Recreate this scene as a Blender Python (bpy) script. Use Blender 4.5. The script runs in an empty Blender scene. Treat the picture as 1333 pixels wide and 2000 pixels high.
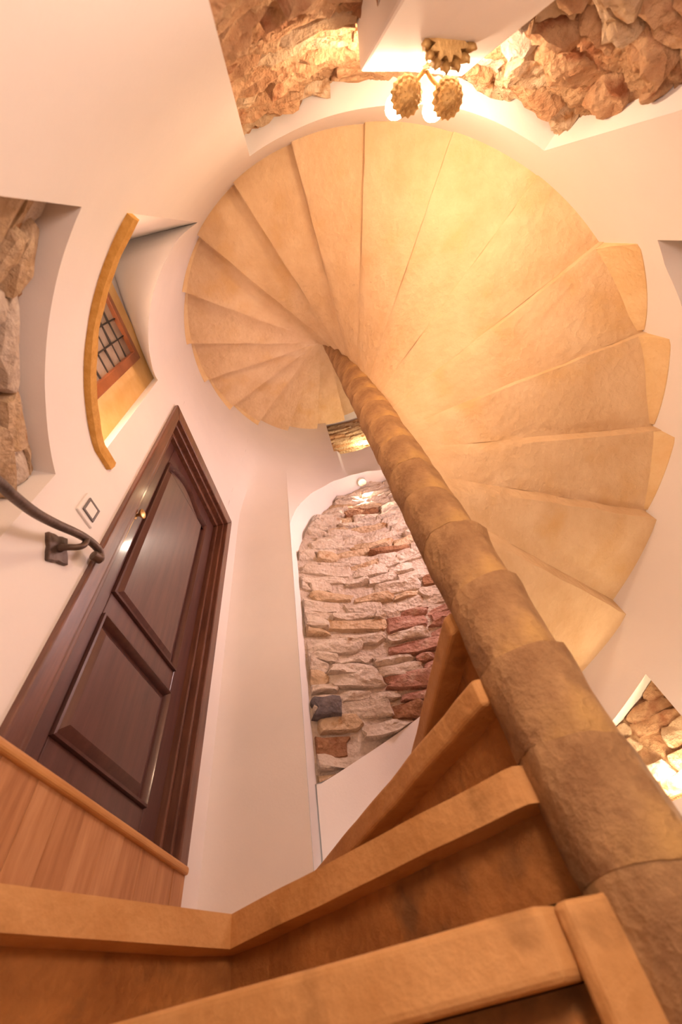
import bpy, bmesh, math, random
from math import sin, cos, pi, radians as rad, degrees as deg, hypot, atan2
from mathutils import Vector, Matrix, noise
random.seed(7)
sc = bpy.context.scene
col = sc.collection

# ------------------------------------------------------------------ units
# plan is worked out in units of the stairwell radius, eye level = 0; U() turns that into metres
S = 1.2
NX, NY = 0.257, 0.715          # newel axis
ZF = 1.30                      # eye height above the floor (in radii)
def U(p): return Vector(((p[0] - NX) * S, (p[1] - NY) * S, (p[2] + ZF) * S))
def P(th, r, z): t = rad(th); return (NX + r * cos(t), NY + r * sin(t), z)

# ------------------------------------------------------------------ camera
def make_camera():
    f, px, py, zx, zy = 800.0, 666.5, 1000.0, 526.6, 452.9
    up = Vector(((zx - px) / f, -(zy - py) / f, -1.0)).normalized()
    fw = Vector((0, 0, -1.0)); fw = (fw - up * fw.dot(up)).normalized()
    rt = fw.cross(up)
    m = Matrix((rt, fw, up)).to_4x4()
    m.translation = U((0, 0, 0))
    cd = bpy.data.cameras.new('camera'); co = bpy.data.objects.new('camera', cd); col.objects.link(co)
    cd.sensor_fit = 'VERTICAL'; cd.sensor_height = 36.0; cd.sensor_width = 24.0
    cd.lens = f / 2000.0 * 36.0
    cd.clip_start = 0.02
    co.matrix_world = m
    cd.dof.use_dof = True; cd.dof.focus_distance = 2.6; cd.dof.aperture_fstop = 2.8
    sc.camera = co
make_camera()

# ------------------------------------------------------------------ world, exposure, lamps
w = bpy.data.worlds.new('world'); sc.world = w; w.use_nodes = True
w.node_tree.nodes['Background'].inputs[0].default_value = (1.0, 0.80, 0.68, 1)
w.node_tree.nodes['Background'].inputs[1].default_value = 0.3
sc.view_settings.view_transform = 'Standard'
sc.view_settings.look = 'None'
sc.view_settings.gamma = 1.0
sc.view_settings.use_curve_mapping = False
sc.view_settings.exposure = 0.17
WARM = (1.0, 0.70, 0.46)
SOFT = (1.0, 0.71, 0.53)
def lamp(name, p, watts, colr, radius=0.05, kind='POINT', aim=None, spot=80, blend=0.6):
    l = bpy.data.lights.new(name, kind); l.energy = watts; l.color = colr
    l.shadow_soft_size = radius
    if kind == 'SPOT': l.spot_size = rad(spot); l.spot_blend = blend
    o = bpy.data.objects.new(name, l); col.objects.link(o); o.location = U(p)
    if aim is not None:
        o.rotation_euler = (U(aim) - U(p)).to_track_quat('-Z', 'Y').to_euler()
    return o
SCONCE_L, SCONCE_R = P(-80.4, 0.925, 1.366), P(-73.9, 0.925, 1.364)
BULB_GLOW = 215.0                                                        # the two bulbs are the lamp: their glass gives the light
lamp('fill_light_below', P(205, 0.85, -0.70), 22.0, SOFT, 0.15)          # added fill without a fixture, lights the stairwell from below
lamp('fill_light_landing', P(276, 0.93, 0.45), 27.0, (1.0, 0.71, 0.57), 0.15)         # added fill behind the viewer, lifts the door-side wall
lamp('niche_spot_light', P(91.5, 1.075, 2.82), 24.0, (1.0, 0.80, 0.64), 0.02, 'SPOT', P(91.5, 1.12, 1.2), 120, 0.8)
lamp('upper_niche_light', P(84, 1.05, 3.62), 5.0, (1.0, 0.78, 0.45), 0.03)
lamp('niche_sill_light', P(58, 1.05, 0.43), 2.2, (1.0, 0.78, 0.50), 0.03)
lamp('fill_light_right', P(40, 0.95, 0.30), 8.5, (1.0, 0.76, 0.50), 0.10)           # unseen light added past the right edge to brighten the lower soffits
lamp('window_niche_fill', (-0.70, 0.04, 1.36), 12.0, SOFT, 0.06)          # added light hidden by the sill, brightens the niche head
lamp('fill_light_upper', P(58, 0.80, 1.95), 34.0, (1.0, 0.72, 0.72), 0.15)  # pinkish fill added out of view for the walls by the door

# ------------------------------------------------------------------ materials
def srgb(r, g, b):
    f = lambda c: (c / 255 / 12.92) if c / 255 <= 0.04045 else ((c / 255 + 0.055) / 1.055) ** 2.4
    return (f(r), f(g), f(b), 1.0)
def material(name, c1, c2=None, scale=6.0, rough=0.7, bump=0.0, bscale=40.0, c3=None, s3=20.0, f3=(0.55, 0.7), stretch=None, spec=0.3, metal=0.0, detail=6.0, coat=0.0, bd=0.012):
    m = bpy.data.materials.new(name); m.use_nodes = True
    nt = m.node_tree; n = nt.nodes; L = nt.links; b = n['Principled BSDF']
    b.inputs['Roughness'].default_value = rough; b.inputs['Metallic'].default_value = metal
    b.inputs['Specular IOR Level'].default_value = spec
    if coat: b.inputs['Coat Weight'].default_value = coat; b.inputs['Coat Roughness'].default_value = 0.12
    tc = n.new('ShaderNodeTexCoord'); vec = tc.outputs['Object']
    if stretch:
        mp = n.new('ShaderNodeMapping'); mp.inputs['Scale'].default_value = stretch
        L.new(vec, mp.inputs['Vector']); vec = mp.outputs['Vector']
    last = None
    if c2 is not None:
        t = n.new('ShaderNodeTexNoise'); t.inputs['Scale'].default_value = scale; t.inputs['Detail'].default_value = detail
        t.inputs['Roughness'].default_value = 0.62
        L.new(vec, t.inputs['Vector'])
        r = n.new('ShaderNodeValToRGB'); r.color_ramp.elements[0].color = c1; r.color_ramp.elements[1].color = c2
        r.color_ramp.elements[0].position = 0.33; r.color_ramp.elements[1].position = 0.67
        L.new(t.outputs['Fac'], r.inputs['Fac']); last = r.outputs['Color']
        if c3 is not None:
            t3 = n.new('ShaderNodeTexNoise'); t3.inputs['Scale'].default_value = s3; t3.inputs['Detail'].default_value = 5
            L.new(vec, t3.inputs['Vector'])
            r3 = n.new('ShaderNodeValToRGB'); r3.color_ramp.elements[0].position = f3[0]; r3.color_ramp.elements[1].position = f3[1]
            r3.color_ramp.elements[0].color = (0, 0, 0, 1); r3.color_ramp.elements[1].color = (1, 1, 1, 1)
            L.new(t3.outputs['Fac'], r3.inputs['Fac'])
            mx = n.new('ShaderNodeMix'); mx.data_type = 'RGBA'; L.new(r3.outputs['Color'], mx.inputs[0])
            L.new(last, mx.inputs[6]); mx.inputs[7].default_value = c3; last = mx.outputs[2]
        L.new(last, b.inputs['Base Color'])
    else: b.inputs['Base Color'].default_value = c1
    if bump:
        tb = n.new('ShaderNodeTexNoise'); tb.inputs['Scale'].default_value = bscale; tb.inputs['Detail'].default_value = 8
        tb.inputs['Roughness'].default_value = 0.65
        L.new(vec, tb.inputs['Vector'])
        bp = n.new('ShaderNodeBump'); bp.inputs['Strength'].default_value = bump; bp.inputs['Distance'].default_value = bd
        t2 = n.new('ShaderNodeTexVoronoi'); t2.inputs['Scale'].default_value = bscale * 1.7; t2.feature = 'F1'
        L.new(vec, t2.inputs['Vector'])
        ad = n.new('ShaderNodeMath'); ad.operation = 'MULTIPLY_ADD'; ad.inputs[1].default_value = 0.35
        L.new(t2.outputs['Distance'], ad.inputs[0]); L.new(tb.outputs['Fac'], ad.inputs[2])
        L.new(ad.outputs[0], bp.inputs['Height']); L.new(bp.outputs['Normal'], b.inputs['Normal'])
    return m
M = {}
M['plaster'] = material('plaster', (0.80, 0.76, 0.73, 1), (0.84, 0.79, 0.755, 1), 3, 0.85, 0.05, 60, spec=0.15)
M['soffit'] = material('soffit_stone', (0.66, 0.45, 0.25, 1), (0.77, 0.57, 0.35, 1), 5, 0.8, 0.75, 18, (0.68, 0.43, 0.19, 1), 4, (0.54, 0.8), spec=0.15, bd=0.016)
M['lip'] = material('ochre_stone', (0.72, 0.50, 0.25, 1), (0.80, 0.60, 0.34, 1), 8, 0.8, 0.5, 30, spec=0.15, bd=0.016)
M['newel'] = material('newel_stone', (0.27, 0.140, 0.062, 1), (0.52, 0.315, 0.145, 1), 9, 0.72, 0.6, 34, (0.58, 0.35, 0.12, 1), 4, (0.54, 0.72), spec=0.25, bd=0.03)
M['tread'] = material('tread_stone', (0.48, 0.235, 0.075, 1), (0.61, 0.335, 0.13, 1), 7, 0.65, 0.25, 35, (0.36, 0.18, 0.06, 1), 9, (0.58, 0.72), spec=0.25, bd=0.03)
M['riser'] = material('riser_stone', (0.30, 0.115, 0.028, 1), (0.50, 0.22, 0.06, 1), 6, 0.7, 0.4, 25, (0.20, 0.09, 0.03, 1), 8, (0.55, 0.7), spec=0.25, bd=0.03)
M['gold'] = material('ochre_sill', (0.52, 0.27, 0.055, 1), (0.66, 0.37, 0.10, 1), 30, 0.7, 0.4, 60, spec=0.2)
M['surround'] = material('ochre_surround', (0.72, 0.46, 0.18, 1), (0.80, 0.56, 0.26, 1), 8, 0.75, 0.1, 40, spec=0.2)
M['mortar'] = material('lime_mortar', (0.58, 0.44, 0.33, 1), (0.74, 0.62, 0.52, 1), 9, 0.9, 0.8, 28, spec=0.1, bd=0.045)
M['mortar_b'] = material('sandy_mortar', (0.56, 0.30, 0.15, 1), (0.72, 0.48, 0.28, 1), 7, 0.9, 1.0, 22, (0.42, 0.17, 0.08, 1), 6, (0.55, 0.68), spec=0.1, bd=0.045)
M['pale'] = material('pale_limestone', (0.62, 0.48, 0.36, 1), (0.80, 0.69, 0.58, 1), 8, 0.85, 0.8, 24, (0.50, 0.32, 0.20, 1), 11, (0.60, 0.72), spec=0.1, bd=0.045)
M['honey'] = material('honey_limestone', (0.56, 0.37, 0.21, 1), (0.76, 0.58, 0.40, 1), 8, 0.85, 0.8, 24, (0.44, 0.22, 0.09, 1), 10, (0.58, 0.7), spec=0.1, bd=0.045)
M['sand'] = material('weathered_sandstone', (0.54, 0.28, 0.14, 1), (0.74, 0.48, 0.28, 1), 10, 0.9, 0.9, 26, (0.38, 0.15, 0.07, 1), 8, (0.57, 0.68), spec=0.1, bd=0.045)
M['brick'] = material('old_red_brick', (0.44, 0.20, 0.14, 1), (0.62, 0.38, 0.29, 1), 9, 0.9, 0.8, 28, (0.70, 0.52, 0.40, 1), 9, (0.60, 0.7), spec=0.1, bd=0.045)
M['dark'] = material('dark_stone', (0.10, 0.085, 0.09, 1), (0.22, 0.18, 0.18, 1), 12, 0.7, 0.6, 30, spec=0.2, bd=0.045)
M['rust'] = material('rust_stone', (0.24, 0.10, 0.05, 1), (0.44, 0.24, 0.13, 1), 12, 0.85, 0.7, 30, spec=0.1, bd=0.045)
M['mahogany'] = material('dark_mahogany', (0.070, 0.028, 0.025, 1), (0.115, 0.046, 0.038, 1), 5, 0.34, 0.05, 30, stretch=(6, 6, 0.6), spec=0.5, coat=0.35)
M['mahogany_f'] = material('mahogany_frame', (0.085, 0.030, 0.019, 1), (0.18, 0.072, 0.043, 1), 6, 0.34, 0.05, 30, stretch=(6, 6, 0.7), spec=0.5, coat=0.35)
M['oak'] = material('oak_plank', (0.36, 0.155, 0.060, 1), (0.52, 0.26, 0.115, 1), 5, 0.42, 0.08, 20, stretch=(9, 9, 0.9), spec=0.4)
M['oak2'] = material('oak_plank_light', (0.42, 0.19, 0.075, 1), (0.58, 0.31, 0.145, 1), 5, 0.42, 0.08, 20, stretch=(9, 9, 0.9), spec=0.4)
M['oak_n'] = material('oak_nosing', (0.48, 0.22, 0.065, 1), (0.60, 0.31, 0.11, 1), 5, 0.4, 0.05, 20, stretch=(9, 1, 9), spec=0.4)
M['winwood'] = material('window_wood', (0.22, 0.065, 0.020, 1), (0.34, 0.11, 0.035, 1), 8, 0.35, 0.05, 20, spec=0.5)
M['iron'] = material('wrought_iron', (0.085, 0.055, 0.042, 1), (0.16, 0.11, 0.085, 1), 14, 0.42, 0.3, 40, metal=0.6, spec=0.5)
M['bronze'] = material('gilded_bronze', (0.34, 0.19, 0.06, 1), (0.66, 0.44, 0.17, 1), 25, 0.45, 0.3, 60, metal=0.45, spec=0.5)
M['brass'] = material('brass', (0.72, 0.48, 0.20, 1), None, rough=0.38, metal=1.0)
M['switch'] = material('switch_white', (0.80, 0.77, 0.74, 1), None, rough=0.35)
M['switch_g'] = material('switch_grey', (0.16, 0.14, 0.14, 1), None, rough=0.35)
M['lead'] = material('lead_came', (0.05, 0.04, 0.035, 1), None, rough=0.5, metal=0.3)
M['nickel'] = material('nickel', (0.72, 0.70, 0.62, 1), None, rough=0.25, metal=1.0)
M['glass'] = material('old_glass', (0.30, 0.23, 0.18, 1), (0.40, 0.32, 0.26, 1), 6, 0.12, 0.15, 12, spec=0.6)
def emitter(name, c, s):
    m = bpy.data.materials.new(name); m.use_nodes = True; b = m.node_tree.nodes['Principled BSDF']
    b.inputs['Base Color'].default_value = (0.8, 0.8, 0.8, 1); b.inputs['Emission Color'].default_value = c; b.inputs['Emission Strength'].default_value = s
    return m
M['bulb'] = emitter('lit_bulb', (1.0, 0.72, 0.48, 1), BULB_GLOW)
M['led'] = emitter('lit_led', (1.0, 0.97, 0.85, 1), 8.0)

# ------------------------------------------------------------------ object helpers
def tag(o, label=None, cat=None, group=None, kind=None):
    if label: o['label'] = label
    if cat: o['category'] = cat
    if group: o['group'] = group
    if kind: o['kind'] = kind
    return o
BASE = {}
def thing(name, base, label=None, cat=None, group=None, kind=None):
    o = bpy.data.objects.new(name, None); o.empty_display_size = 0.1; col.objects.link(o)
    o.location = U(base); BASE[o.name] = Vector(base)
    return tag(o, label, cat, group, kind)
def mesh(name, verts, faces, mat, smooth=False):
    me = bpy.data.meshes.new(name)
    me.from_pydata([tuple(v) for v in verts], [], faces); me.update()
    bm = bmesh.new(); bm.from_mesh(me)
    bmesh.ops.recalc_face_normals(bm, faces=bm.faces[:]); bm.to_mesh(me); bm.free()
    for m_ in (mat if isinstance(mat, (list, tuple)) else [mat]): me.materials.append(m_)
    if smooth:
        for p in me.polygons: p.use_smooth = True
    return me
def obj(name, vf, mat, parent=None, base=None, smooth=False, bevel=0.0, seg=2, sharp=None):
    verts, faces = vf
    if base is None:
        base = BASE[parent.name] if parent is not None else (sum(v[0] for v in verts) / len(verts), sum(v[1] for v in verts) / len(verts), min(v[2] for v in verts))
    base = Vector(base)
    me = mesh(name, [(Vector(v) - base) * S for v in verts], faces, mat, smooth)
    if sharp is not None and smooth: me.set_sharp_from_angle(angle=rad(sharp))
    o = bpy.data.objects.new(name, me); col.objects.link(o)
    BASE[o.name] = base
    if parent is not None:
        o.parent = parent; o.location = (base - BASE[parent.name]) * S
    else: o.location = U(base)
    if bevel:
        b = o.modifiers.new('bevel', 'BEVEL'); b.width = bevel * S; b.segments = seg; b.limit_method = 'ANGLE'; b.angle_limit = rad(35)
    return o
def join(*vfs):
    V, F = [], []
    for v, f in vfs:
        k = len(V); V += list(v); F += [tuple(i + k for i in q) for q in f]
    return V, F
def box(x0, x1, y0, y1, z0, z1):
    v = [(x, y, z) for z in (z0, z1) for y in (y0, y1) for x in (x0, x1)]
    return v, [(0, 1, 3, 2), (4, 6, 7, 5), (0, 4, 5, 1), (2, 3, 7, 6), (0, 2, 6, 4), (1, 5, 7, 3)]
def prism(poly, z0, z1):
    n = len(poly); v = [(p[0], p[1], z0) for p in poly] + [(p[0], p[1], z1) for p in poly]
    return v, [tuple(range(n))[::-1], tuple(range(n, 2 * n))] + [(i, (i + 1) % n, n + (i + 1) % n, n + i) for i in range(n)]
def prism_x(poly, x0, x1):     # poly of (y, z)
    n = len(poly); v = [(x0, p[0], p[1]) for p in poly] + [(x1, p[0], p[1]) for p in poly]
    return v, [tuple(range(n))[::-1], tuple(range(n, 2 * n))] + [(i, (i + 1) % n, n + (i + 1) % n, n + i) for i in range(n)]
def tube(pts, r, n=10):
    pts = [Vector(p) for p in pts]; V = []; F = []
    rr = r if isinstance(r, (list, tuple)) else [r] * len(pts)
    ref = Vector((0.31, 0.17, 0.93)).normalized()
    for i, p in enumerate(pts):
        d = (pts[min(i + 1, len(pts) - 1)] - pts[max(i - 1, 0)]).normalized()
        a = d.cross(ref); a = a.normalized() if a.length > 1e-4 else d.orthogonal().normalized(); b = d.cross(a)
        V += [p + (a * cos(2 * pi * k / n) + b * sin(2 * pi * k / n)) * rr[i] for k in range(n)]
    for i in range(len(pts) - 1):
        F += [(i * n + k, i * n + (k + 1) % n, (i + 1) * n + (k + 1) % n, (i + 1) * n + k) for k in range(n)]
    F += [tuple(range(n))[::-1], tuple(range((len(pts) - 1) * n, len(pts) * n))]
    return V, F
def lathe(prof, o, axis=(0, 0, 1), n=16):
    o = Vector(o); ax = Vector(axis).normalized(); a = ax.orthogonal().normalized(); b = ax.cross(a); V = []; F = []
    for r, h in prof: V += [o + ax * h + (a * cos(2 * pi * k / n) + b * sin(2 * pi * k / n)) * max(r, 1e-4) for k in range(n)]
    for i in range(len(prof) - 1):
        F += [(i * n + k, i * n + (k + 1) % n, (i + 1) * n + (k + 1) % n, (i + 1) * n + k) for k in range(n)]
    F += [tuple(range(n))[::-1], tuple(range((len(prof) - 1) * n, len(prof) * n))]
    return V, F
def interp(tab, x):
    tab = sorted(tab)
    if x <= tab[0][0]: return tab[0][1]
    for (a, ya), (b, yb) in zip(tab, tab[1:]):
        if x <= b: return ya + (yb - ya) * (x - a) / (b - a)
    return tab[-1][1]
def smoothstep(a, b, x):
    t = min(1, max(0, (x - a) / (b - a))); return t * t * (3 - 2 * t)
def nz(x, y, z, s=1.0): return noise.noise(Vector((x * s, y * s, z * s)))

# ------------------------------------------------------------------ round wall with openings
ZLO, ZHI = -ZF, 5.2
def r_left(th, z):
    """flat wall at the door (x = -0.70), squared corner to its right, back to the round higher up"""
    th = th % 360
    if 140 <= th <= 197: r = 0.957 / abs(cos(rad(th)))
    elif 126 <= th < 140: r = 0.805 / sin(rad(th))
    else: return 1.0
    d = abs(th - 140.05)
    if d < 3.5: r -= 0.020 * (1 - d / 3.5) ** 2
    return r + (1.0 - r) * smoothstep(2.30, 3.05, z)
def r_one(th, z): return 1.0
def r_front(th, z): return 1.0 + 0.035 * (1 - smoothstep(97.4, 98.6, th)) * smoothstep(2.93, 3.0, z) if th < 98.6 and 70 < th else 1.0

def wall(name, a, b, openings, rf, label):
    """openings: dict(a, b, lo(th), hi(th), ia, ib, r_in or back(t) -> (x, y), lo_in(t), hi_in(t))"""
    cuts = sorted({a, b} | {o['a'] for o in openings} | {o['b'] for o in openings})
    V, F = [], []
    def strip(ths, lo, hi):
        n = 1
        for t in (ths[0], ths[-1], ths[len(ths) // 2]): n = max(n, int(abs(hi(t) - lo(t)) / 0.13) + 1)
        k = len(V)
        for t in ths:
            l, h = lo(t), hi(t)
            for i in range(n + 1):
                z = l + (h - l) * i / n; V.append(P(t, rf(t, z), z))
        for j in range(len(ths) - 1):
            for i in range(n):
                q = k + j * (n + 1) + i; F.append((q, q + n + 1, q + n + 2, q + 1))
    for c0, c1 in zip(cuts, cuts[1:]):
        m = max(1, int(round((c1 - c0) / 1.5))); ths = [c0 + (c1 - c0) * i / m for i in range(m + 1)]
        act = sorted([o for o in openings if o['a'] <= c0 + 1e-6 and o['b'] >= c1 - 1e-6], key=lambda o: o['lo']((c0 + c1) / 2))
        prev = lambda t: ZLO
        for o in act:
            strip(ths, prev, o['lo']); prev = o['hi']
        strip(ths, prev, lambda t: ZHI)
    for o in openings:                                     # plastered reveals
        m = 40
        def edge(which):
            out = []
            for i in range(m + 1):
                t = i / m; th = o['a'] + (o['b'] - o['a']) * t; z = o[which](th)
                x, y = o['back'](t); out.append((P(th, rf(th, z), z), (x, y, o[which + '_in'](t))))
            return out
        lo, hi = edge('lo'), edge('hi')
        for e in (lo, hi):
            k = len(V)
            for p, q in e: V.extend((p, q))
            F.extend((k + 2 * i, k + 2 * i + 1, k + 2 * i + 3, k + 2 * i + 2) for i in range(m))
        for i in (0, m):
            k = len(V); nn = 12; th = o['a'] if i == 0 else o['b']
            for j in range(nn + 1):
                u = j / nn
                z = lo[i][0][2] + (hi[i][0][2] - lo[i][0][2]) * u
                p = P(th, rf(th, z), z)
                q = [lo[i][1][c] + (hi[i][1][c] - lo[i][1][c]) * u for c in range(3)]
                V.extend((p, tuple(q)))
            F.extend((k + 2 * j, k + 2 * j + 1, k + 2 * j + 3, k + 2 * j + 2) for j in range(nn))
    o_ = obj(name, (V, F), M['plaster'], base=(NX, NY, ZLO), smooth=True, sharp=30)
    return tag(o_, label, kind='structure')
def radial_back(a, b, r): return lambda t: P(a + (b - a) * t, r, 0)[:2]
def const(v): return lambda *_: v

# --- left: door wall, window niche over a rubble niche
winhead = [(195, 2.10), (204.3, 2.038), (212, 2.016), (217.9, 2.024), (223.8, 2.066), (229.9, 2.139), (232.5, 2.26), (235, 2.442)]
O2 = dict(a=195.0, b=235.0, lo=const(1.30), hi=lambda th: interp(winhead, th),
          back=lambda t: (-0.80, 0.494 + (-0.11 - 0.494) * t), lo_in=const(1.30), hi_in=lambda t: 2.345 + 0.22 * max(0, t) ** 2)
rubhead = [(199.5, 1.017), (209.3, 1.024), (216.5, 1.019), (223, 1.008), (229, 0.992), (235, 0.977)]
O3 = dict(a=199.5, b=235.0, lo=const(-0.6), hi=lambda th: interp(rubhead, th),
          back=radial_back(200.0, 235.6, 1.065), lo_in=const(-0.6), hi_in=lambda t: 1.02 - 0.03 * t)
O_D = dict(a=146.2, b=183.2, lo=const(0.40), hi=const(2.095), back=lambda t: (-0.81, 1.355 + (0.658 - 1.355) * t), lo_in=const(0.40), hi_in=const(2.095))
wl = wall('wall_left', 126.6, 235.0, [O_D, O2, O3], r_left, 'smooth white plastered wall around the dark door and the leaded window')
# --- back: big rubble niche with the lamp
backhead = [(-105, 2.149), (-95.9, 2.095), (-87.4, 1.994), (-79.7, 1.911), (-72.8, 1.829), (-66.2, 1.745), (-58.5, 1.700), (-52.4, 1.668), (-48, 1.640)]
O1 = dict(a=255.0, b=312.0, lo=const(-0.9), hi=lambda th: interp(backhead, th - 360),
          back=radial_back(255.3, 312.6, 1.10), lo_in=const(-0.9), hi_in=lambda t: interp(backhead, -105 + 57 * t) + 0.02)
wb = wall('wall_back', 235.0, 312.0, [O1], r_one, 'white plastered wall behind the stair with a wide rubble niche')
# --- right: rubble niche whose top shows at the picture edge
O6 = dict(a=333.0, b=378.0, lo=const(-0.5), hi=lambda th: interp([(333, 1.354), (338, 1.343), (345, 1.285), (355, 1.14), (378, 0.86)], th),
          back=radial_back(333.6, 377.0, 1.10), lo_in=const(-0.5), hi_in=lambda t: 1.36 - 0.5 * max(0, t) ** 1.3)
wr = wall('wall_right', 312.0, 395.0, [O6], r_one, 'white plastered wall right of the stair with a rubble niche at the picture edge')
# --- front: tall rubble niche, small slot above, little lit niche to the right of the newel
arch = [(75, 2.78), (88, 2.90), (96.2, 2.895), (105.2, 2.822), (115.6, 2.630), (121.9, 2.433), (124.6, 2.31), (126.6, 2.16)]
arch_in = [(75, 2.84), (88.9, 2.92), (102.9, 2.79), (114.8, 2.457), (119.9, 2.19), (121.6, 2.06)]
T4 = lambda t: 75 + (121.6 - 75) * t
O4 = dict(a=75.0, b=126.6, lo=lambda th: interp([(75, 0.80), (97, 0.62), (126.6, 0.40)], th), hi=lambda th: interp(arch, th),
          back=lambda t: P(T4(t), 1.15, 0)[:2], lo_in=lambda t: interp([(75, 0.80), (97, 0.62), (121.6, 0.40)], T4(t)), hi_in=lambda t: interp(arch_in, T4(t)))
rnhead = [(50.6, 0.700), (60.2, 0.632), (68, 0.58)]
O5 = dict(a=50.6, b=68.0, lo=const(0.375), hi=lambda th: interp(rnhead, th), back=radial_back(50.9, 67.6, 1.12), lo_in=const(0.385), hi_in=lambda t: 0.715 - 0.11 * t)
O7 = dict(a=68.0, b=100.6, lo=const(3.36), hi=const(4.25), back=radial_back(68.5, 99.6, 1.13), lo_in=const(3.36), hi_in=const(4.25))
wf = wall('wall_front', 35.0, 126.6, [O4, O5, O7], r_front, 'white plastered wall with a tall arched niche of rough stone')
# caps
obj_f = obj('floor', prism([P(t, 1.6, 0)[:2] for t in range(0, 360, 12)], ZLO - 0.05, ZLO), M['tread'], base=(NX, NY, ZLO - 0.05)); tag(obj_f, kind='structure')
obj_c = obj('ceiling', prism([P(t, 1.6, 0)[:2] for t in range(0, 360, 12)], ZHI, ZHI + 0.05), M['plaster'], base=(NX, NY, ZHI)); tag(obj_c, kind='structure')

# ------------------------------------------------------------------ rubble faces
def back_patch(name, parent, o, z0, z1, rad_at, mat, amp, seed, m=46, ext=0.015, n=30, fine=False):
    """the mortar bed at the back of a niche, between z0(t) and z1(t)"""
    V, F = [], []
    for i in range(m + 1):
        t = -ext + (1 + 2 * ext) * i / m
        for j in range(n + 1):
            z = z0(t) + (z1(t) - z0(t)) * j / n
            th, r = rad_at(t)
            r -= amp * nz(th * 0.12 + seed, z * 7, 0.3) + amp * 0.6 * nz(th * 0.4 + seed, z * 21, 5.3)
            if fine: r -= amp * 0.5 * abs(nz(th * 0.9 + seed, z * 60, 2.1)) + amp * 0.35 * nz(th * 2.2, z * 110, 7.7)
            V.append(P(th, r, z))
    for i in range(m):
        for j in range(n):
            q = i * (n + 1) + j; F.append((q, q + n + 1, q + n + 2, q + 1))
    return obj(name, (V, F), mat, parent, smooth=True)
def stone_mesh(c_u, c_z, w, h, R, depth, sd, clamp, rough=0.3, square=0.55, tilt=0.0):
    """one rough-hewn stone bedded in a round wall: u = angle in degrees, z up"""
    rnd = random.Random(sd); V = []; F = []
    j = lambda a: rnd.uniform(-a, a)
    cs = [(-.5 + j(.13), -.5 + j(.16)), (j(.22), -.5 + j(.12)), (.5 + j(.13), -.5 + j(.16)), (.5 + j(.08), j(.2)), (.5 + j(.13), .5 + j(.16)), (j(.22), .5 + j(.12)), (-.5 + j(.13), .5 + j(.16)), (-.5 + j(.08), j(.2))]
    out = []
    for a, b in zip(cs, cs[1:] + cs[:1]):
        for q in (0, .5):
            x, y = a[0] + (b[0] - a[0]) * q, a[1] + (b[1] - a[1]) * q
            cr = max(0, hypot(x, y) - 0.58) * square; k_ = 1 - cr
            out.append((x * k_ * w + j(.004), y * k_ * h + j(.004)))
    n = len(out)
    planes = [(j(1.3), j(1.1), rnd.uniform(.75, 1.2)) for _ in range(3)]
    ph = rnd.uniform(0, 50)
    def hgt(x, y):
        u, v = x / w, y / h
        d = min(p[2] + p[0] * u * rough * 1.6 + p[1] * v * rough * 1.6 for p in planes)
        d += 0.55 * rough * nz(x * 16 + ph, y * 24, ph) + 0.35 * rough * nz(x * 45 + ph, y * 55, ph + 3)
        return depth * max(0.12, d)
    def put(x, y, d):
        xx = x * cos(tilt) - y * sin(tilt); yy = x * sin(tilt) + y * cos(tilt)
        u, z = clamp(c_u + deg(xx / R), c_z + yy)
        V.append(P(u, R - d, z))
    prof = [(1.03, None), (1.0, 0.45), (0.93, 0.95), (0.72, 1), (0.46, 1), (0.2, 1)]
    for s_, q in prof:
        for x, y in out:
            put(x * s_, y * s_, -0.03 if q is None else hgt(x * s_, y * s_) * q)
    put(0, 0, hgt(0, 0))
    for i in range(len(prof) - 1):
        F += [(i * n + k, i * n + (k + 1) % n, (i + 1) * n + (k + 1) % n, (i + 1) * n + k) for k in range(n)]
    i = len(prof) - 1; c = len(prof) * n
    F += [(i * n + k, i * n + (k + 1) % n, c) for k in range(n)]
    return V, F
def rubble(parent, u0, u1, lo, hi, R, hs, ws, depth, seed, pick, gap=0.98, slope=0.0, rough=0.45, name='stone', flat=False, square=0.55, keep=0.97):
    """courses of stones from lo(u) to hi(u) between angles u0 < u1"""
    rnd = random.Random(seed); z = min(lo(u0), lo(u1), lo((u0 + u1) / 2)) - 0.1; cnt = 0
    top = max(hi(u0 + (u1 - u0) * i / 20) for i in range(21))
    while z < top + 0.1:
        h = rnd.uniform(*hs); u = u0 - rnd.uniform(0, 3)
        while u < u1:
            w_ = rnd.uniform(*ws) * (0.7 + 0.6 * h / hs[1]); du = deg(w_ / R); cu = u + du / 2
            cz = z + h / 2 + slope * rad(cu - (u0 + u1) / 2) * R + rnd.uniform(-0.15, 0.15) * h
            u += du * 0.97
            cc = min(max(cu, u0 + 0.5), u1 - 0.5)
            if cu < u0 - 1 or cu > u1 + 1: continue
            if cz + h * 0.25 < lo(cc) or cz - h * 0.25 > hi(cc): continue
            if rnd.random() > keep: continue
            def clamp(a, b):
                a = min(max(a, u0), u1); return a, min(max(b, lo(a) + 0.004), hi(a) - 0.004)
            hh = h * rnd.uniform(0.85, 1.1)
            vf = stone_mesh(cu, cz, w_ * gap, hh * gap, R, depth * rnd.uniform(0.6, 1.25), rnd.random(), clamp, rough=rough, square=square, tilt=rnd.uniform(-0.12, 0.12))
            zs = [v[2] for v in vf[0]]
            if max(zs) - min(zs) < 0.012: continue
            obj(name, vf, M[pick(rnd, cu, cz)], parent, base=P(cu, R, cz), smooth=not flat, sharp=32)
            cnt += 1
        z += h
    return cnt

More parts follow.
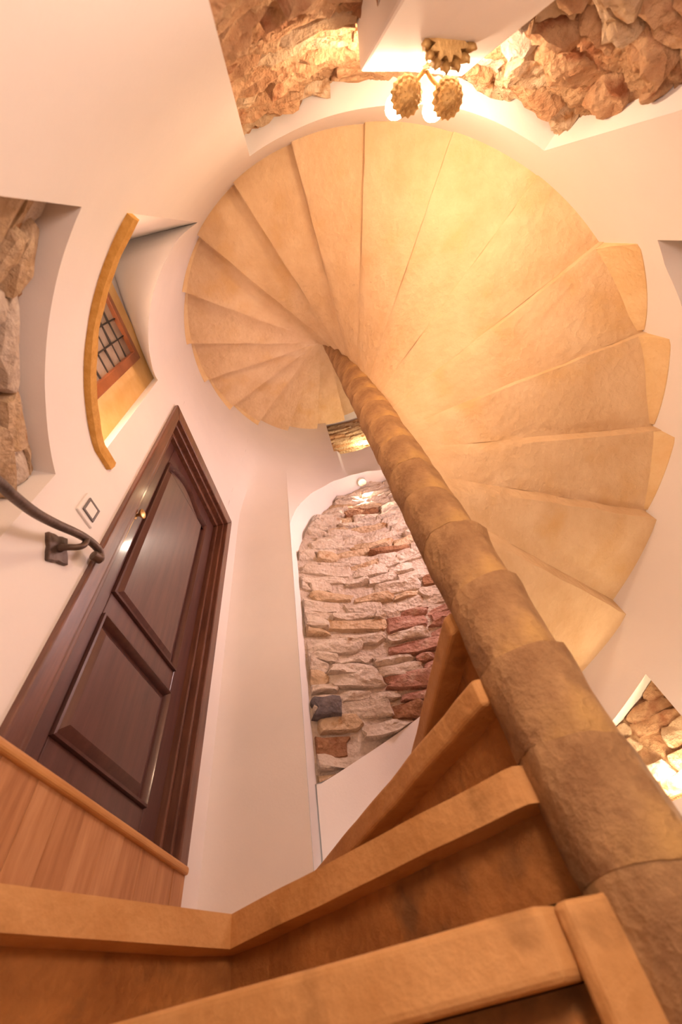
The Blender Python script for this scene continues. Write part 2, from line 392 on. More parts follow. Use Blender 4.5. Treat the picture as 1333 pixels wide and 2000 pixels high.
# tall front niche: dado, mortar bed, stones
rub_lo = [(75, 1.16), (78, 1.12), (97.8, 0.915), (112.6, 0.778), (121.6, 0.69)]
lo4 = lambda u: interp(rub_lo, u); hi4 = lambda u: interp(arch_in, u)
dd = back_patch('dado', wf, O4, lambda t: interp([(75, 0.55), (121.6, 0.30)], T4(t)), lambda t: lo4(T4(t)), lambda t: (T4(t), 1.115), M['plaster'], 0.0, 1)
back_patch('mortar_bed', wf, O4, lambda t: lo4(T4(t)) - 0.05, lambda t: hi4(T4(t)) + 0.02, lambda t: (T4(t), 1.150), M['mortar'], 0.012, 3)
V, F = [], []
for i in range(25):
    t = i / 24; th = T4(t) if i < 24 else 122.6
    V += [P(th, 1.115, lo4(th)), P(th, 1.17, lo4(th))]
obj('ledge', (V, [(2 * i, 2 * i + 1, 2 * i + 3, 2 * i + 2) for i in range(24)]), M['plaster'], wf)
def pick4(r, u, z):
    if u < 97 and 1.02 < z < 1.52 and r.random() < 0.8: return 'brick'
    x = r.random()
    return 'pale' if x < 0.68 else 'honey' if x < 0.92 else 'rust' if x < 0.975 else 'pale'
n4 = rubble(wf, 75.5, 121.2, lo4, hi4, 1.148, (0.040, 0.090), (0.11, 0.28), 0.034, 11, pick4, slope=0.10, rough=0.7)
# the one dark block low down at the left of the niche
obj('dark_stone', stone_mesh(118.2, 0.990, 0.120, 0.095, 1.13, 0.050, 5, lambda a, b: (a, b), square=0.5), M['dark'], wf, base=P(118.0, 1.14, 0.995), smooth=True, sharp=45)
# little lit niche right of the newel
back_patch('mortar_bed', wf, O5, lambda t: 0.36, lambda t: O5['hi_in'](t), lambda t: (50.9 + 16.7 * t, 1.115), M['mortar_b'], 0.008, 9, m=20)
rubble(wf, 51.0, 67.4, const(0.385), lambda u: 0.712 - 0.11 * (u - 50.9) / 16.7, 1.112, (0.045, 0.075), (0.09, 0.18), 0.022, 21, lambda r, u, z: r.choice(['honey', 'honey', 'pale', 'sand']), slope=-0.05)
# slot above the tall niche
back_patch('mortar_bed', wf, O7, const(3.30), const(4.3), lambda t: (68.5 + 31.5 * t, 1.13), M['mortar_b'], 0.010, 12, m=20)
rubble(wf, 70, 99.6, const(3.38), const(4.2), 1.125, (0.045, 0.07), (0.14, 0.30), 0.022, 31, lambda r, u, z: r.choice(['honey', 'honey', 'sand']))
# left rubble niche under the window
back_patch('mortar_bed', wl, O3, const(0.1), lambda t: 1.04 - 0.03 * t, lambda t: (200.0 + 35.4 * t, 1.060), M['mortar_b'], 0.018, 15, m=60, n=60, fine=True)
rubble(wl, 200.2, 235.3, const(0.30), lambda u: 1.012 - 0.03 * (u - 200) / 35, 1.062, (0.045, 0.10), (0.08, 0.19), 0.034, 42, lambda r, u, z: r.choice(['pale', 'pale', 'honey']), rough=0.45, square=0.6)
# big back niche: pier in the middle, strata to its left, broken stone to its right
T1 = lambda t: 255.3 + 57.3 * t
hi1 = lambda u: interp(backhead, u - 360) + 0.012
back_patch('mortar_bed', wb, O1, const(0.75), lambda t: hi1(T1(t)) + 0.03, lambda t: (T1(t), 1.080), M['mortar_b'], 0.022, 17, m=150, n=110, fine=True)
rubble(wb, 255.4, 273.6, const(0.85), hi1, 1.086, (0.028, 0.060), (0.08, 0.26), 0.034, 51, lambda r, u, z: 'dark' if r.random() < 0.06 else r.choice(['sand', 'sand', 'honey']), slope=-0.12, rough=0.8, keep=0.80)
def pick1(r, u, z):
    if u < 302 and z > 1.22: return r.choice(['pale', 'honey', 'honey', 'sand'])
    return r.choice(['sand', 'sand', 'honey'])
rubble(wb, 288.8, 312.3, const(0.80), hi1, 1.090, (0.045, 0.105), (0.07, 0.17), 0.050, 63, pick1, rough=0.75, keep=0.86)
rubble(wb, 273.8, 288.8, const(1.47), hi1, 1.086, (0.040, 0.065), (0.08, 0.20), 0.022, 71, lambda r, u, z: 'sand', rough=0.6)
# right niche
back_patch('mortar_bed', wr, O6, const(0.0), lambda t: 1.38 - 0.5 * max(0, t) ** 1.3, lambda t: (333.6 + 43.4 * t, 1.10), M['mortar_b'], 0.012, 19)
rubble(wr, 334, 376.5, const(0.35), lambda u: 1.355 - 0.5 * max(0, (u - 333.6) / 43.4) ** 1.3, 1.095, (0.07, 0.12), (0.10, 0.24), 0.035, 81, lambda r, u, z: r.choice(['sand', 'honey', 'brick']))

# white pier behind the lamp
pv = [P(273.8, 0.99, 0), P(281, 0.985, 0), P(289.5, 0.99, 0), P(289.5, 1.12, 0), P(273.8, 1.12, 0)]
tag(obj('trim_1', prism(pv, -0.9, 1.46), M['plaster'], bevel=0.006), 'white plastered flat-topped pier behind the wall lamp', kind='structure')

# ------------------------------------------------------------------ window in its niche
win = thing('window_1', (-0.80, 0.2, 1.31), 'small leaded window in a brown wooden frame with ochre surround', kind='structure')
def frame_x(y0, y1, z0, z1, t, x0, x1):
    """four-sided frame facing +x: outer rect, member width t"""
    out = [(y0, z0), (y1, z0), (y1, z1), (y0, z1)]; inn = [(y0 + t, z0 + t), (y1 - t, z0 + t), (y1 - t, z1 - t), (y0 + t, z1 - t)]
    V = [(x, *p) for x in (x0, x1) for p in out + inn]; F = []
    for i in range(4):
        j = (i + 1) % 4
        F += [(i, j, 4 + j, 4 + i), (8 + i, 8 + 4 + i, 8 + 4 + j, 8 + j), (i, 8 + i, 8 + j, j), (4 + i, 4 + j, 12 + j, 12 + i)]
    return V, F
nb_ = box(-0.83, -0.80, -0.2, 0.56, 1.2, 3.0)
obj('niche_back', nb_, M['plaster'], win)
obj('surround', frame_x(-0.31, 0.50, 1.30, 2.36, 0.135, -0.80, -0.785), M['surround'], win, bevel=0.004)
obj('frame', frame_x(-0.175, 0.365, 1.44, 2.225, 0.042, -0.80, -0.772), M['winwood'], win, bevel=0.004)
wy0, wy1, wz0, wz1 = -0.133, 0.323, 1.482, 2.183
ny_, nz_ = 6, 8
for i in range(ny_):
    for j in range(nz_):
        a0, a1 = wy0 + (wy1 - wy0) * i / ny_, wy0 + (wy1 - wy0) * (i + 1) / ny_
        b0, b1 = wz0 + (wz1 - wz0) * j / nz_, wz0 + (wz1 - wz0) * (j + 1) / nz_
        t1, t2 = random.uniform(-.003, .003), random.uniform(-.003, .003)
        vv = [(-0.792 + t1, a0, b0), (-0.792 - t1, a1, b0), (-0.792 - t1 + t2, a1, b1), (-0.792 + t1 + t2, a0, b1)]
        vv += [(v[0] - 0.004, v[1], v[2]) for v in vv]
        obj('pane', (vv, [(0, 1, 2, 3), (7, 6, 5, 4), (0, 4, 5, 1), (1, 5, 6, 2), (2, 6, 7, 3), (3, 7, 4, 0)]), M['glass'], win)
for i in range(1, ny_):
    y = wy0 + (wy1 - wy0) * i / ny_; obj('lead_came', box(-0.796, -0.786, y - .0026, y + .0026, wz0, wz1), M['lead'], win)
for j in range(1, nz_):
    z = wz0 + (wz1 - wz0) * j / nz_; obj('lead_came', box(-0.797, -0.785, wy0, wy1, z - .0026, z + .0026), M['lead'], win)
# ochre sill following the round wall
V, F = [], []; m = 44
for i in range(m + 1):
    th = 192.6 + (235.0 - 192.6) * i / m
    rin = 0.980 if th > 197 else min(0.980, r_left(th, 1.3) - 0.018)
    ro = min(1.16, 0.535 / max(0.2, abs(cos(rad(th)))) + 0.5)
    wob = 0.004 * nz(th * 0.2, 3, 1)
    V += [P(th, rin + 0.003 + wob, 1.264 + wob), P(th, rin - 0.002 + wob, 1.285), P(th, rin + 0.002 + wob, 1.311 - wob), P(th, 1.06, 1.311), P(th, 1.06, 1.264)]
for i in range(m):
    for k in range(5):
        a, b = i * 5 + k, i * 5 + (k + 1) % 5; F.append((a, b, b + 5, a + 5))
F += [(0, 1, 2, 3, 4), tuple(m * 5 + k for k in (4, 3, 2, 1, 0))]
tag(obj('trim_2', (V, F), M['gold'], smooth=True, sharp=40), 'curved ochre stone sill below the leaded window', kind='structure')

# ------------------------------------------------------------------ staircase
stair = thing('spiral_staircase', (NX, NY, ZLO), 'ochre stone spiral staircase winding up round a thick stone newel', 'staircase')
RN = 0.077
adj = [.011, -.017, .002, -.010, -.018, -.001, -.002, 0, .021, .027, .028, .011, -.016, -.016, -.021]
def back_angle(k): return deg(0.784 - 0.306 * k + (adj[k] if 0 <= k < len(adj) else -0.01 if k >= 0 else 0))
RISE = 0.176
SLOPE = {0: .10, 1: .10, 2: .115, 3: .13, 4: .155, 5: .15, 6: .165, 7: .165, 8: .14, 9: .11, 10: .085}
LIPD = {2: 0.060, 3: 0.105, 4: 0.168, 11: 0.015, 12: 0.035, 13: 0.035, 14: 0.04, 15: 0.03}      # depth of the bearing at the wall, at the high end of the step
def upper_step(k):
    bk = back_angle(k); fr = back_angle(k - 1)
    zs = 0.90 + RISE * k; zt = zs + 0.20; sl_ = SLOPE.get(k, 0.050)
    rr = [0.055, 0.10, 0.13, 0.17, 0.22, 0.30, 0.40, 0.5, 0.6, 0.7, 0.8, 0.88, 0.95, 1.0, 1.02]
    na = 7; V, F = [], []
    for r in rr:
        for i in range(na + 1):
            t = i / na; th = fr + (bk - fr) * t
            if t == 1.0 and r > 0.1: th += 0.35 * nz(r * 9, k * 3.1, 2) / max(r, .3)
            z = zs - sl_ * (1 - t) + 0.0045 * nz(r * 7 + k * 5, th * 0.09, k) + (0.003 if t == 1 else 0)
            z -= 0.06 * max(0, 1 - (r - 0.055) / 0.19) ** 2 * (0.4 + 0.6 * t)
            V.append(P(th, r, z))
    n1 = na + 1
    for a in range(len(rr) - 1):
        for i in range(na):
            q = a * n1 + i; F.append((q, q + 1, q + n1 + 1, q + n1))
    b0 = len(V)
    for r in rr:
        for i in range(n1): V.append(P(fr + (bk - fr) * i / na, r, zt - 0.05))
    for a in range(len(rr) - 1):
        for i in range(na):
            q = b0 + a * n1 + i; F.append((q, q + n1, q + n1 + 1, q + 1))
        for i in (0, na):
            q = a * n1 + i; F.append((q, q + n1, b0 + q + n1, b0 + q))
    for a in (0, len(rr) - 1):
        for i in range(na):
            q = a * n1 + i; F.append((q, q + 1, b0 + q + 1, b0 + q))
    o = obj('stone_step', (V, F), M['soffit'], stair, base=(NX, NY, zs), smooth=True, sharp=38)
    sl = [P(fr + 2.6, 0.09, 0)[:2]] + [P(fr + 2.6 + (bk - fr - 2.6) * i / 8, 1.0, 0)[:2] for i in range(9)] + [P(bk, 0.09, 0)[:2]]
    obj('tread_slab', prism(sl, zt - 0.05, zt), M['tread'], o, bevel=0.008)
    if k in LIPD:
        V, F = [], []; m = 16
        for i in range(m + 1):
            t = 0.03 + 0.967 * i / m; th = fr + (bk - fr) * t; z = zs - sl_ * (1 - t)
            dp = 0.003 + LIPD[k] * t ** 0.85; wd = 0.018 * min(1, 0.2 + dp / 0.06)
            if i == m: dp *= 0.94
            V += [P(th, 1.012, z + 0.01), P(th, 1.012, z - dp), P(th, 0.997, z - dp), P(th, 0.990 - wd * 0.3, z - dp * 0.35), P(th, 0.985 - wd, z + 0.004)]
        for i in range(m):
            for q in range(5):
                a, b = i * 5 + q, i * 5 + (q + 1) % 5; F.append((a, b, b + 5, a + 5))
        F += [(0, 1, 2, 3, 4), tuple(m * 5 + q for q in (4, 3, 2, 1, 0))]
        obj('bearing_lip', (V, F), M['lip'], o, smooth=True, sharp=40)
for k in range(0, 26): upper_step(k)

def flat_step(ztop, front, rest, drop, setback=0.055, nose=None, th=0.05):
    """a step seen from in front: thick tread slab over a set-back riser block. front: list of plan points, the visible edge; rest: the other corners"""
    f2 = []
    # resample the front edge so it can be a little uneven
    for (a, b) in zip(front, front[1:]):
        L = hypot(b[0] - a[0], b[1] - a[1]); n = max(2, int(L / 0.05))
        for i in range(n):
            t = i / n; x, y = a[0] + (b[0] - a[0]) * t, a[1] + (b[1] - a[1]) * t
            w_ = 0.0035 * nz(x * 9, y * 9, ztop * 5) if 0 < i else 0
            f2.append((x + w_, y + w_))
    f2.append(front[-1])
    def ins(pts, s):
        out = []
        for i, p in enumerate(pts):
            a = pts[max(0, i - 1)]; b = pts[min(len(pts) - 1, i + 1)]
            d = Vector((b[0] - a[0], b[1] - a[1])).normalized(); nrm = Vector((d.y, -d.x))
            out.append((p[0] + nrm.x * s, p[1] + nrm.y * s))
        return out
    k0 = f2.index(nose) if nose in f2 else 0          # the return into the newel belongs to the slab only
    body = ins(f2[k0:], setback)
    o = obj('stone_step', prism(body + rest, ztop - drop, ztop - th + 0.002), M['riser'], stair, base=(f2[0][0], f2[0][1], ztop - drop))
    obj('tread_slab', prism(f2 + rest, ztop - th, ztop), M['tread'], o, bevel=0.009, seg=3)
    return o
# the four steps in front of the lens, then the two hidden behind the newel
A_in, A_out = (0.106, 0.668), (-0.575, 0.735)
B_in, Pc, B_end = (0.138, 0.724), (-0.417, 1.080), (-0.699, 0.485)
C_in, C_out = (0.146, 0.728), (-0.352, 1.525)
D_in, D_out = (0.158, 0.742), (0.010, 1.440)
E_out, F_out, G_out = P(94, 1.0, 0)[:2], P(78.5, 1.0, 0)[:2], P(back_angle(-1), 1.0, 0)[:2]
D_ex = P(108.5, 1.0, 0)[:2]
core = (NX, NY)
flat_step(0.100, [(0.215, 0.770), A_in, A_out], [(-0.585, 0.80), (-0.45, 1.10), Pc, (-0.2, 0.99), core], 0.36, nose=A_in, th=0.060)
flat_step(0.255, [(0.215, 0.738), (0.156, 0.716), B_in, Pc, B_end], [(-0.705, 1.3), (-0.69, 1.515), (-0.345, 1.525), C_out, core], 0.42, nose=B_in)
flat_step(0.405, [(0.215, 0.735), (0.163, 0.716), C_in, C_out], [(-0.28, 1.535), P(115, 1.0, 0)[:2], D_ex, core], 0.36, nose=C_in)
flat_step(0.570, [(0.215, 0.735), (0.172, 0.728), D_in, D_ex], [P(100, 1.0, 0)[:2], E_out, core], 0.36, nose=D_in)
flat_step(0.745, [P(97, 0.09, 0)[:2], E_out], [P(86, 1.0, 0)[:2], F_out, core], 0.30)
flat_step(0.920, [P(81, 0.09, 0)[:2], F_out], [P(70, 1.0, 0)[:2], G_out, core], 0.26)
obj('newel_cheek', prism([(0.122, 0.682), (0.136, 0.668), (0.240, 0.690), (0.250, 0.760), (0.212, 0.772), (0.160, 0.722)], -0.26, 0.0985), M['tread'], stair, bevel=0.006)
# the flight below the eye (its top is lost under the picture edge)
zc = -0.075
for i in range(6):
    f_, b_ = 180 + 20.5 * (i + 1), 180 + 20.5 * i
    fr = [P(f_, 0.10, 0)[:2], P(f_, 1.0, 0)[:2]]
    flat_step(zc, fr, [P(f_ + (b_ - f_) * q / 5, 1.0, 0)[:2] for q in range(1, 6)] + [core], 0.32)
    zc -= RISE
# newel: one drum to each step
drums = [z / 1000 for z in range(int(ZLO * 1000) + 20, -90, 176)] + [-0.06, 0.10, 0.255, 0.405, 0.57, 0.745, 0.92] + [1.10 + RISE * k for k in range(24)]
for i, (z0, z1) in enumerate(zip(drums, drums[1:])):
    ox, oy = 0.003 * nz(i * 3.7, 1, 2), 0.003 * nz(i * 5.1, 4, 2); R0 = RN + 0.002 * nz(i * 2.3, 8, 1)
    n = 36; m = 9; V, F = [], []
    for j in range(m + 1):
        t = j / m; z = z0 + (z1 - z0) * t
        e = min(t, 1 - t); edge = 0.0018 * max(0, 1 - e / 0.05)
        for q in range(n):
            a = 2 * pi * q / n
            r = R0 - edge + 0.006 * nz(cos(a) * 2.2, sin(a) * 2.2, z * 6) + 0.003 * nz(cos(a) * 6, sin(a) * 6, z * 18)
            if z1 in (0.405, 0.57, 0.745): r += (0.020 if z1 == 0.745 else 0.012) * t ** 3 * max(0, cos(a - rad(-18))) ** 4
            zz = z + 0.010 * ((1 - t) * sin(a + i * 1.3) + t * sin(a + i * 1.3 + 1.3))
            V.append((NX - 0.0085 + ox + r * cos(a), NY + 0.003 + oy + r * sin(a), zz))
    for j in range(m):
        F += [(j * n + q, j * n + (q + 1) % n, (j + 1) * n + (q + 1) % n, (j + 1) * n + q) for q in range(n)]
    F += [tuple(range(n))[::-1], tuple(range(m * n, (m + 1) * n))]
    obj('newel_drum', (V, F), M['newel'], stair, base=(NX, NY, z0), smooth=True, sharp=50)

# ------------------------------------------------------------------ door
door = thing('door_1', (-0.70, 1.01, 0.455), 'dark mahogany panelled door with a moulded casing above an oak step', kind='structure')
def rect_yz(y0, y1, z0, z1): return [(y0, z0), (y1, z0), (y1, z1), (y0, z1)]
cy0, cy1, cz0, cz1 = 0.615, 1.402, 0.452, 2.175     # outer casing
iy0, iy1, iz1 = 0.664, 1.348, 2.090                # inner edge of casing
for nm, poly in (('jamb_casing', [(cy0, cz0), (iy0, cz0), (iy0, iz1), (cy0, cz1)]), ('jamb_casing', [(iy1, cz0), (cy1, cz0), (cy1, cz1), (iy1, iz1)]), ('head_casing', [(cy0, cz1), (iy0, iz1), (iy1, iz1), (cy1, cz1)])):
    obj(nm, prism_x(poly, -0.71, -0.682), M['mahogany_f'], door, bevel=0.005, seg=3)
# rebated frame in two steps, back to the leaf
def ring_x(o, i, zt_o, zt_i, x0, x1):
    L = prism_x([(o[0], cz0), (i[0], cz0), (i[0], zt_i), (o[0], zt_o)], x0, x1)
    R = prism_x([(i[1], cz0), (o[1], cz0), (o[1], zt_o), (i[1], zt_i)], x0, x1)
    T = prism_x([(o[0], zt_o), (i[0], zt_i), (i[1], zt_i), (o[1], zt_o)], x0, x1)
    return L, R, T
for (o, i, a, b, x0, x1) in (((0.655, 1.357), (0.690, 1.338), 2.10, 2.078, -0.80, -0.705), ((0.688, 1.340), (0.730, 1.325), 2.08, 2.055, -0.80, -0.735)):
    for vf, nm in zip(ring_x(o, i, a, b, x0, x1), ('frame_jamb', 'frame_jamb', 'frame_head')):
        obj(nm, vf, M['mahogany_f'], door, bevel=0.006, seg=3)
ly0, ly1, lz0, lz1 = 0.728, 1.327, 0.44, 2.058
leaf = obj('leaf', box(-0.80, -0.775, ly0, ly1, lz0, lz1), M['mahogany'], door)
py0, py1 = 0.795, 1.238
# stiles and rails stand proud of the back board; the panels are raised inside them
TOPC = [(0.795, 1.895), (0.835, 1.915), (0.88, 1.950), (0.927, 1.974), (0.985, 1.980), (1.045, 1.971), (1.10, 1.950), (1.145, 1.938), (1.20, 1.940), (1.238, 1.948)]
def top_curve(y): return interp(TOPC, y)      # eyebrow-shaped head of the upper panel
ts = [py0 + (py1 - py0) * i / 24 for i in range(25)]
obj('stile', box(-0.785, -0.76, ly0, py0, lz0, lz1), M['mahogany'], leaf, bevel=0.004)
obj('stile', box(-0.785, -0.76, py1, ly1, lz0, lz1), M['mahogany'], leaf, bevel=0.004)
obj('bottom_rail', box(-0.785, -0.76, py0, py1, lz0, 0.566), M['mahogany'], leaf, bevel=0.004)
obj('lock_rail', box(-0.785, -0.76, py0, py1, 0.926, 1.014), M['mahogany'], leaf, bevel=0.004)
obj('top_rail', prism_x([(py0, lz1)] + [(y, top_curve(y)) for y in ts] + [(py1, lz1)], -0.785, -0.76), M['mahogany'], leaf, bevel=0.003)
def moulded_panel(outer):
    n = len(outer); cy = sum(p[0] for p in outer) / n; cz = (min(p[1] for p in outer) + max(p[1] for p in outer)) / 2
    def inset(d):
        out = []
        for i in range(n):
            a, b, c = outer[i - 1], outer[i], outer[(i + 1) % n]
            d1 = Vector((b[0] - a[0], b[1] - a[1])).normalized(); d2 = Vector((c[0] - b[0], c[1] - b[1])).normalized()
            n1 = Vector((-d1.y, d1.x)); n2 = Vector((-d2.y, d2.x)); nn = (n1 + n2); nn = nn / max(0.35, nn.length_squared / 2) / 1.0
            out.append((b[0] + nn.x * d, b[1] + nn.y * d))
        return out
    prof = [(0.0, -0.750), (0.006, -0.748), (0.012, -0.756), (0.016, -0.772), (0.022, -0.773), (0.040, -0.761), (0.046, -0.758)]
    V, F = [], []
    for d, x in prof: V += [(x, *p) for p in inset(d)]
    for i in range(len(prof) - 1): F += [(i * n + q, i * n + (q + 1) % n, (i + 1) * n + (q + 1) % n, (i + 1) * n + q) for q in range(n)]
    F.append(tuple((len(prof) - 1) * n + q for q in range(n)))
    V += [(-0.78, *p) for p in outer]; k = len(prof) * n
    F += [(q, k + q, k + (q + 1) % n, (q + 1) % n) for q in range(n)]
    return V, F
up_out = [(py0, 1.014), (py1, 1.014)] + [(y, top_curve(y)) for y in reversed(ts)]
obj('raised_panel', moulded_panel(up_out), M['mahogany'], leaf, smooth=True, sharp=25)
obj('raised_panel', moulded_panel([(py0, 0.566), (py1, 0.566), (py1, 0.926), (py0, 0.926)]), M['mahogany'], leaf, smooth=True, sharp=25)
hx, hy, hz = -0.76, 0.745, 1.365
esc = obj('escutcheon', prism_x([(hy + 0.0045 * c_, hz + z_) for c_, z_ in ((-1, -0.155), (0, -0.162), (1, -0.155), (1, 0.03), (0, 0.037), (-1, 0.03))], hx - 0.002, hx + 0.004), M['brass'], leaf, bevel=0.0015)
tag(esc, 'narrow brass key plate')
kn = obj('knob', lathe([(0.013, 0), (0.014, 0.003), (0.006, 0.006), (0.005, 0.020), (0.013, 0.024), (0.019, 0.030), (0.0185, 0.035), (0.011, 0.039), (0.002, 0.040)], (hx, hy, hz), (1, 0, 0), 20), M['brass'], leaf, smooth=True, sharp=50)
tag(kn, 'round brass door knob')

# oak step under the door
oak = thing('oak_step', (-0.69, 1.0, 0.255), 'oak-planked step with a rounded nosing below the dark door', 'step')
y = 0.0; edges = [0.45]
while edges[-1] < 1.40: edges.append(min(1.402, edges[-1] + random.uniform(0.075, 0.105)))
if edges[-1] - edges[-2] < 0.03: edges.pop(-2)
for i, (a, b) in enumerate(zip(edges, edges[1:])):
    o = obj('plank', box(-0.6985, -0.687 + random.uniform(-.0008, .0008), a + 0.0006, b - 0.0006, 0.2555, 0.437), M[random.choice(['oak', 'oak2', 'oak'])], oak, base=(-0.69, a, 0.255 + random.uniform(-.1, .1)), bevel=0.0015)
obj('nosing', box(-0.6985, -0.676, 0.44, 1.404, 0.436, 0.456), M['oak_n'], oak, bevel=0.007, seg=3)
tag(obj('trim_3', box(-0.70, -0.688, 1.408, 1.50, 0.255, 0.32), M['plaster'], bevel=0.003), 'short white skirting beside the oak step', kind='structure')

# ------------------------------------------------------------------ handrail, switch
hr = thing('handrail', (-0.70, 0.508, 0.868), 'dark wrought-iron handrail with a curled end on a square wall bracket', 'handrail')
path = [P(236, 0.93, 0.30), P(224, 0.93, 0.46), P(217, 0.93, 0.575), (-0.546, 0.241, 0.672), (-0.572, 0.288, 0.712), (-0.602, 0.353, 0.766), (-0.628, 0.421, 0.828), (-0.648, 0.49, 0.891), (-0.658, 0.535, 0.925), (-0.665, 0.575, 0.946), (-0.668, 0.600, 0.950), (-0.668, 0.612, 0.938), (-0.667, 0.608, 0.924)]
def catmull(pts, n=6):
    pts = [Vector(p) for p in pts]; out = []
    for i in range(len(pts) - 1):
        p0, p1, p2, p3 = pts[max(0, i - 1)], pts[i], pts[i + 1], pts[min(len(pts) - 1, i + 2)]
        for k in range(n):
            t = k / n; out.append(0.5 * ((2 * p1) + (p2 - p0) * t + (2 * p0 - 5 * p1 + 4 * p2 - p3) * t * t + (3 * p1 - p0 - 3 * p2 + p3) * t ** 3))
    out.append(pts[-1]); return out
pp = catmull(path)
obj('rail', tube(pp, [0.0105] * (len(pp) - 8) + [0.010] * 8, 12), M['iron'], hr, smooth=True, sharp=50)
obj('curl', lathe([(0.004, -0.014), (0.013, -0.012), (0.013, 0.012), (0.004, 0.014)], (-0.667, 0.598, 0.926), (0.25, 1, 0.25), 14), M['iron'], hr, smooth=True, sharp=40)
# wavy square plate
pl_ = []
for i in range(32):
    a = 2 * pi * i / 32; ca, sa = cos(a), sin(a); q = max(abs(ca), abs(sa)); yy, zz = ca / q, sa / q
    w_ = 1 - 0.10 * cos(4 * a) * 0 - 0.09 * (1 - max(abs(yy) * abs(zz), 0)) * (0.5 + 0.5 * cos(8 * a))
    py_, pz_ = 0.033 * yy * w_, 0.036 * zz * w_; c_, s_ = cos(rad(35)), sin(rad(35))
    pl_.append((0.508 + py_ * c_ - pz_ * s_, 0.866 + py_ * s_ + pz_ * c_))
obj('wall_plate', prism_x(pl_, -0.703, -0.690), M['iron'], hr, bevel=0.003)
arm = catmull([(-0.695, 0.508, 0.868), (-0.672, 0.512, 0.868), (-0.655, 0.522, 0.874), (-0.650, 0.531, 0.892), (-0.655, 0.533, 0.920)])
obj('bracket_arm', tube(arm, [0.010] * 4 + [0.008] * (len(arm) - 4), 10), M['iron'], hr, smooth=True)

sw = thing('light_switch', (-0.70, 0.526, 1.062), 'small square white light switch with a dark rim by the door', 'switch')
obj('plate', box(-0.702, -0.693, 0.490, 0.562, 1.020, 1.104), M['switch'], sw, bevel=0.003)
obj('rim', frame_x(0.502, 0.552, 1.035, 1.091, 0.006, -0.694, -0.689), M['switch_g'], sw)
obj('rocker', box(-0.694, -0.690, 0.508, 0.546, 1.041, 1.085), M['switch'], sw, bevel=0.002)

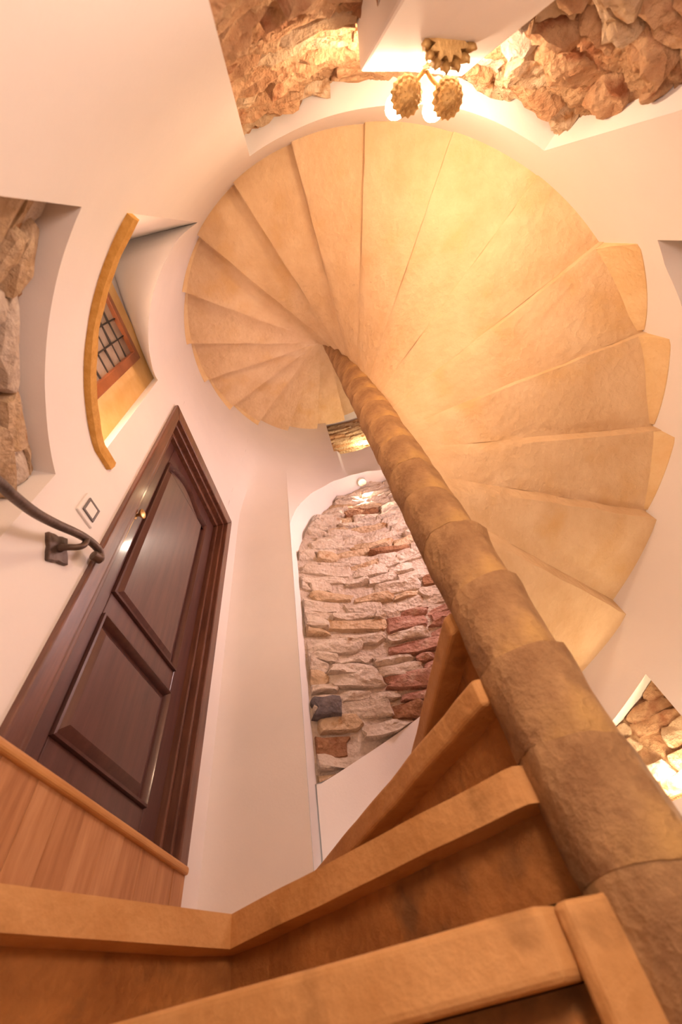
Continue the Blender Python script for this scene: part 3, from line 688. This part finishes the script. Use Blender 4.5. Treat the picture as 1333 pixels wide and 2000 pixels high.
# ------------------------------------------------------------------ wall lamp with two candle arms
def wall_lamp():
    bp = Vector(P(282.6, 0.985, 1.285)); inward = Vector((NX, NY, bp.z)) - bp; inward.normalize()
    side = Vector((0, 0, 1)).cross(inward).normalized(); up = Vector((0, 0, 1))
    L = thing('wall_lamp', bp, 'gilded two-armed wall lamp with lit bulbs on the white pier', 'lamp')
    # acanthus bracket: fluted cone narrowing upward
    V, F = [], []; n = 22; prof = [(-0.050, 0.040), (-0.035, 0.047), (-0.01, 0.038), (0.03, 0.030), (0.07, 0.021), (0.105, 0.012), (0.125, 0.008)]
    for h, r in prof:
        for k in range(n):
            a = pi * k / (n - 1); fl = 1 + 0.16 * cos(a * 11) * (1.4 if h < 0 else 1)
            V.append(bp + up * h + side * (r * cos(a) * fl) + inward * (r * 0.75 * sin(a) * fl))
    for i in range(len(prof) - 1): F += [(i * n + k, i * n + k + 1, (i + 1) * n + k + 1, (i + 1) * n + k) for k in range(n - 1)]
    F += [tuple(range(n)), tuple((len(prof) - 1) * n + k for k in range(n))]
    obj('bracket', (V, F), M['bronze'], L, smooth=True, sharp=40)
    for k in range(7):                                  # leaf tips along its foot
        a = pi * (k + 0.5) / 7; c = bp + up * -0.045 + side * 0.045 * cos(a) + inward * 0.036 * sin(a); o_ = (side * cos(a) + inward * sin(a))
        obj('leaf_tip', tube([c + up * 0.02, c + o_ * 0.004, c + o_ * 0.012 - up * 0.010, c + o_ * 0.018 - up * 0.006], [0.009, 0.010, 0.006, 0.002], 6), M['bronze'], L, smooth=True)
    top = bp + up * 0.115 + inward * 0.008
    for q in (SCONCE_L, SCONCE_R):
        q = Vector(q)
        mid = top.lerp(q, 0.5) + up * 0.012
        a_ = catmull([top - up * 0.03, top, mid, q - up * 0.012])
        obj('arm', tube(a_, 0.0062, 8), M['bronze'], L, smooth=True)
        ro = obj('rosette', lathe([(0.010, -0.016), (0.022, -0.010), (0.030, 0.004), (0.026, 0.012), (0.012, 0.014)], q, up, 18), M['bronze'], L, smooth=True, sharp=50, base=q)
        for ring, (cnt, r0, r1, dz) in enumerate(((16, 0.020, 0.041, 0.0), (12, 0.011, 0.031, -0.011), (7, 0.004, 0.018, -0.016))):
            me = None
            for k in range(cnt):
                a = 2 * pi * (k + 0.5 * ring) / cnt; d = Vector((cos(a), sin(a), 0)); s_ = Vector((-sin(a), cos(a), 0)); wd = (0.0088, 0.0080, 0.0068)[ring]
                c0, c1 = q + d * r0 + up * dz, q + d * r1 + up * (dz + 0.006)
                V = [c0 - s_ * wd * .6, c0 + s_ * wd * .6, c1 - d * .006 + s_ * wd, c1 + up * .004, c1 - d * .006 - s_ * wd]
                V = V + [v + up * 0.006 for v in V] + [c0.lerp(c1, .6) - up * 0.005]
                F = [(0, 1, 10), (1, 2, 10), (2, 3, 10), (3, 4, 10), (4, 0, 10), (5, 9, 8, 7, 6)] + [(i, (i + 1) % 5, 5 + (i + 1) % 5, 5 + i) for i in range(5)]
                obj('petal', (V, F), M['bronze'], ro)
        obj('candle_socket', lathe([(0.010, 0.010), (0.010, 0.085), (0.008, 0.087)], q, up, 12), M['switch'], L, smooth=True, sharp=40)
        obj('bulb', lathe([(0.010, 0.085), (0.020, 0.098), (0.027, 0.118), (0.024, 0.138), (0.012, 0.152), (0.001, 0.156)], q, up, 16), M['bulb'], L, smooth=True)
wall_lamp()
# recessed spot in the niche head
sp = thing('niche_spotlight', P(91.5, 1.07, 2.87), 'small round lit spotlight in the white head of the front niche', 'lamp')
c = P(91.5, 1.07, 2.87)
obj('ring', lathe([(0.026, 0.0), (0.034, 0.0), (0.034, 0.03), (0.026, 0.03)], (c[0], c[1], c[2] - 0.012), (0, 0, 1), 24), M['nickel'], sp, smooth=True, sharp=40)
obj('lens', lathe([(0.0, 0.0), (0.027, 0.0), (0.027, 0.02), (0.0, 0.02)], (c[0], c[1], c[2] - 0.006), (0, 0, 1), 24), M['led'], sp)
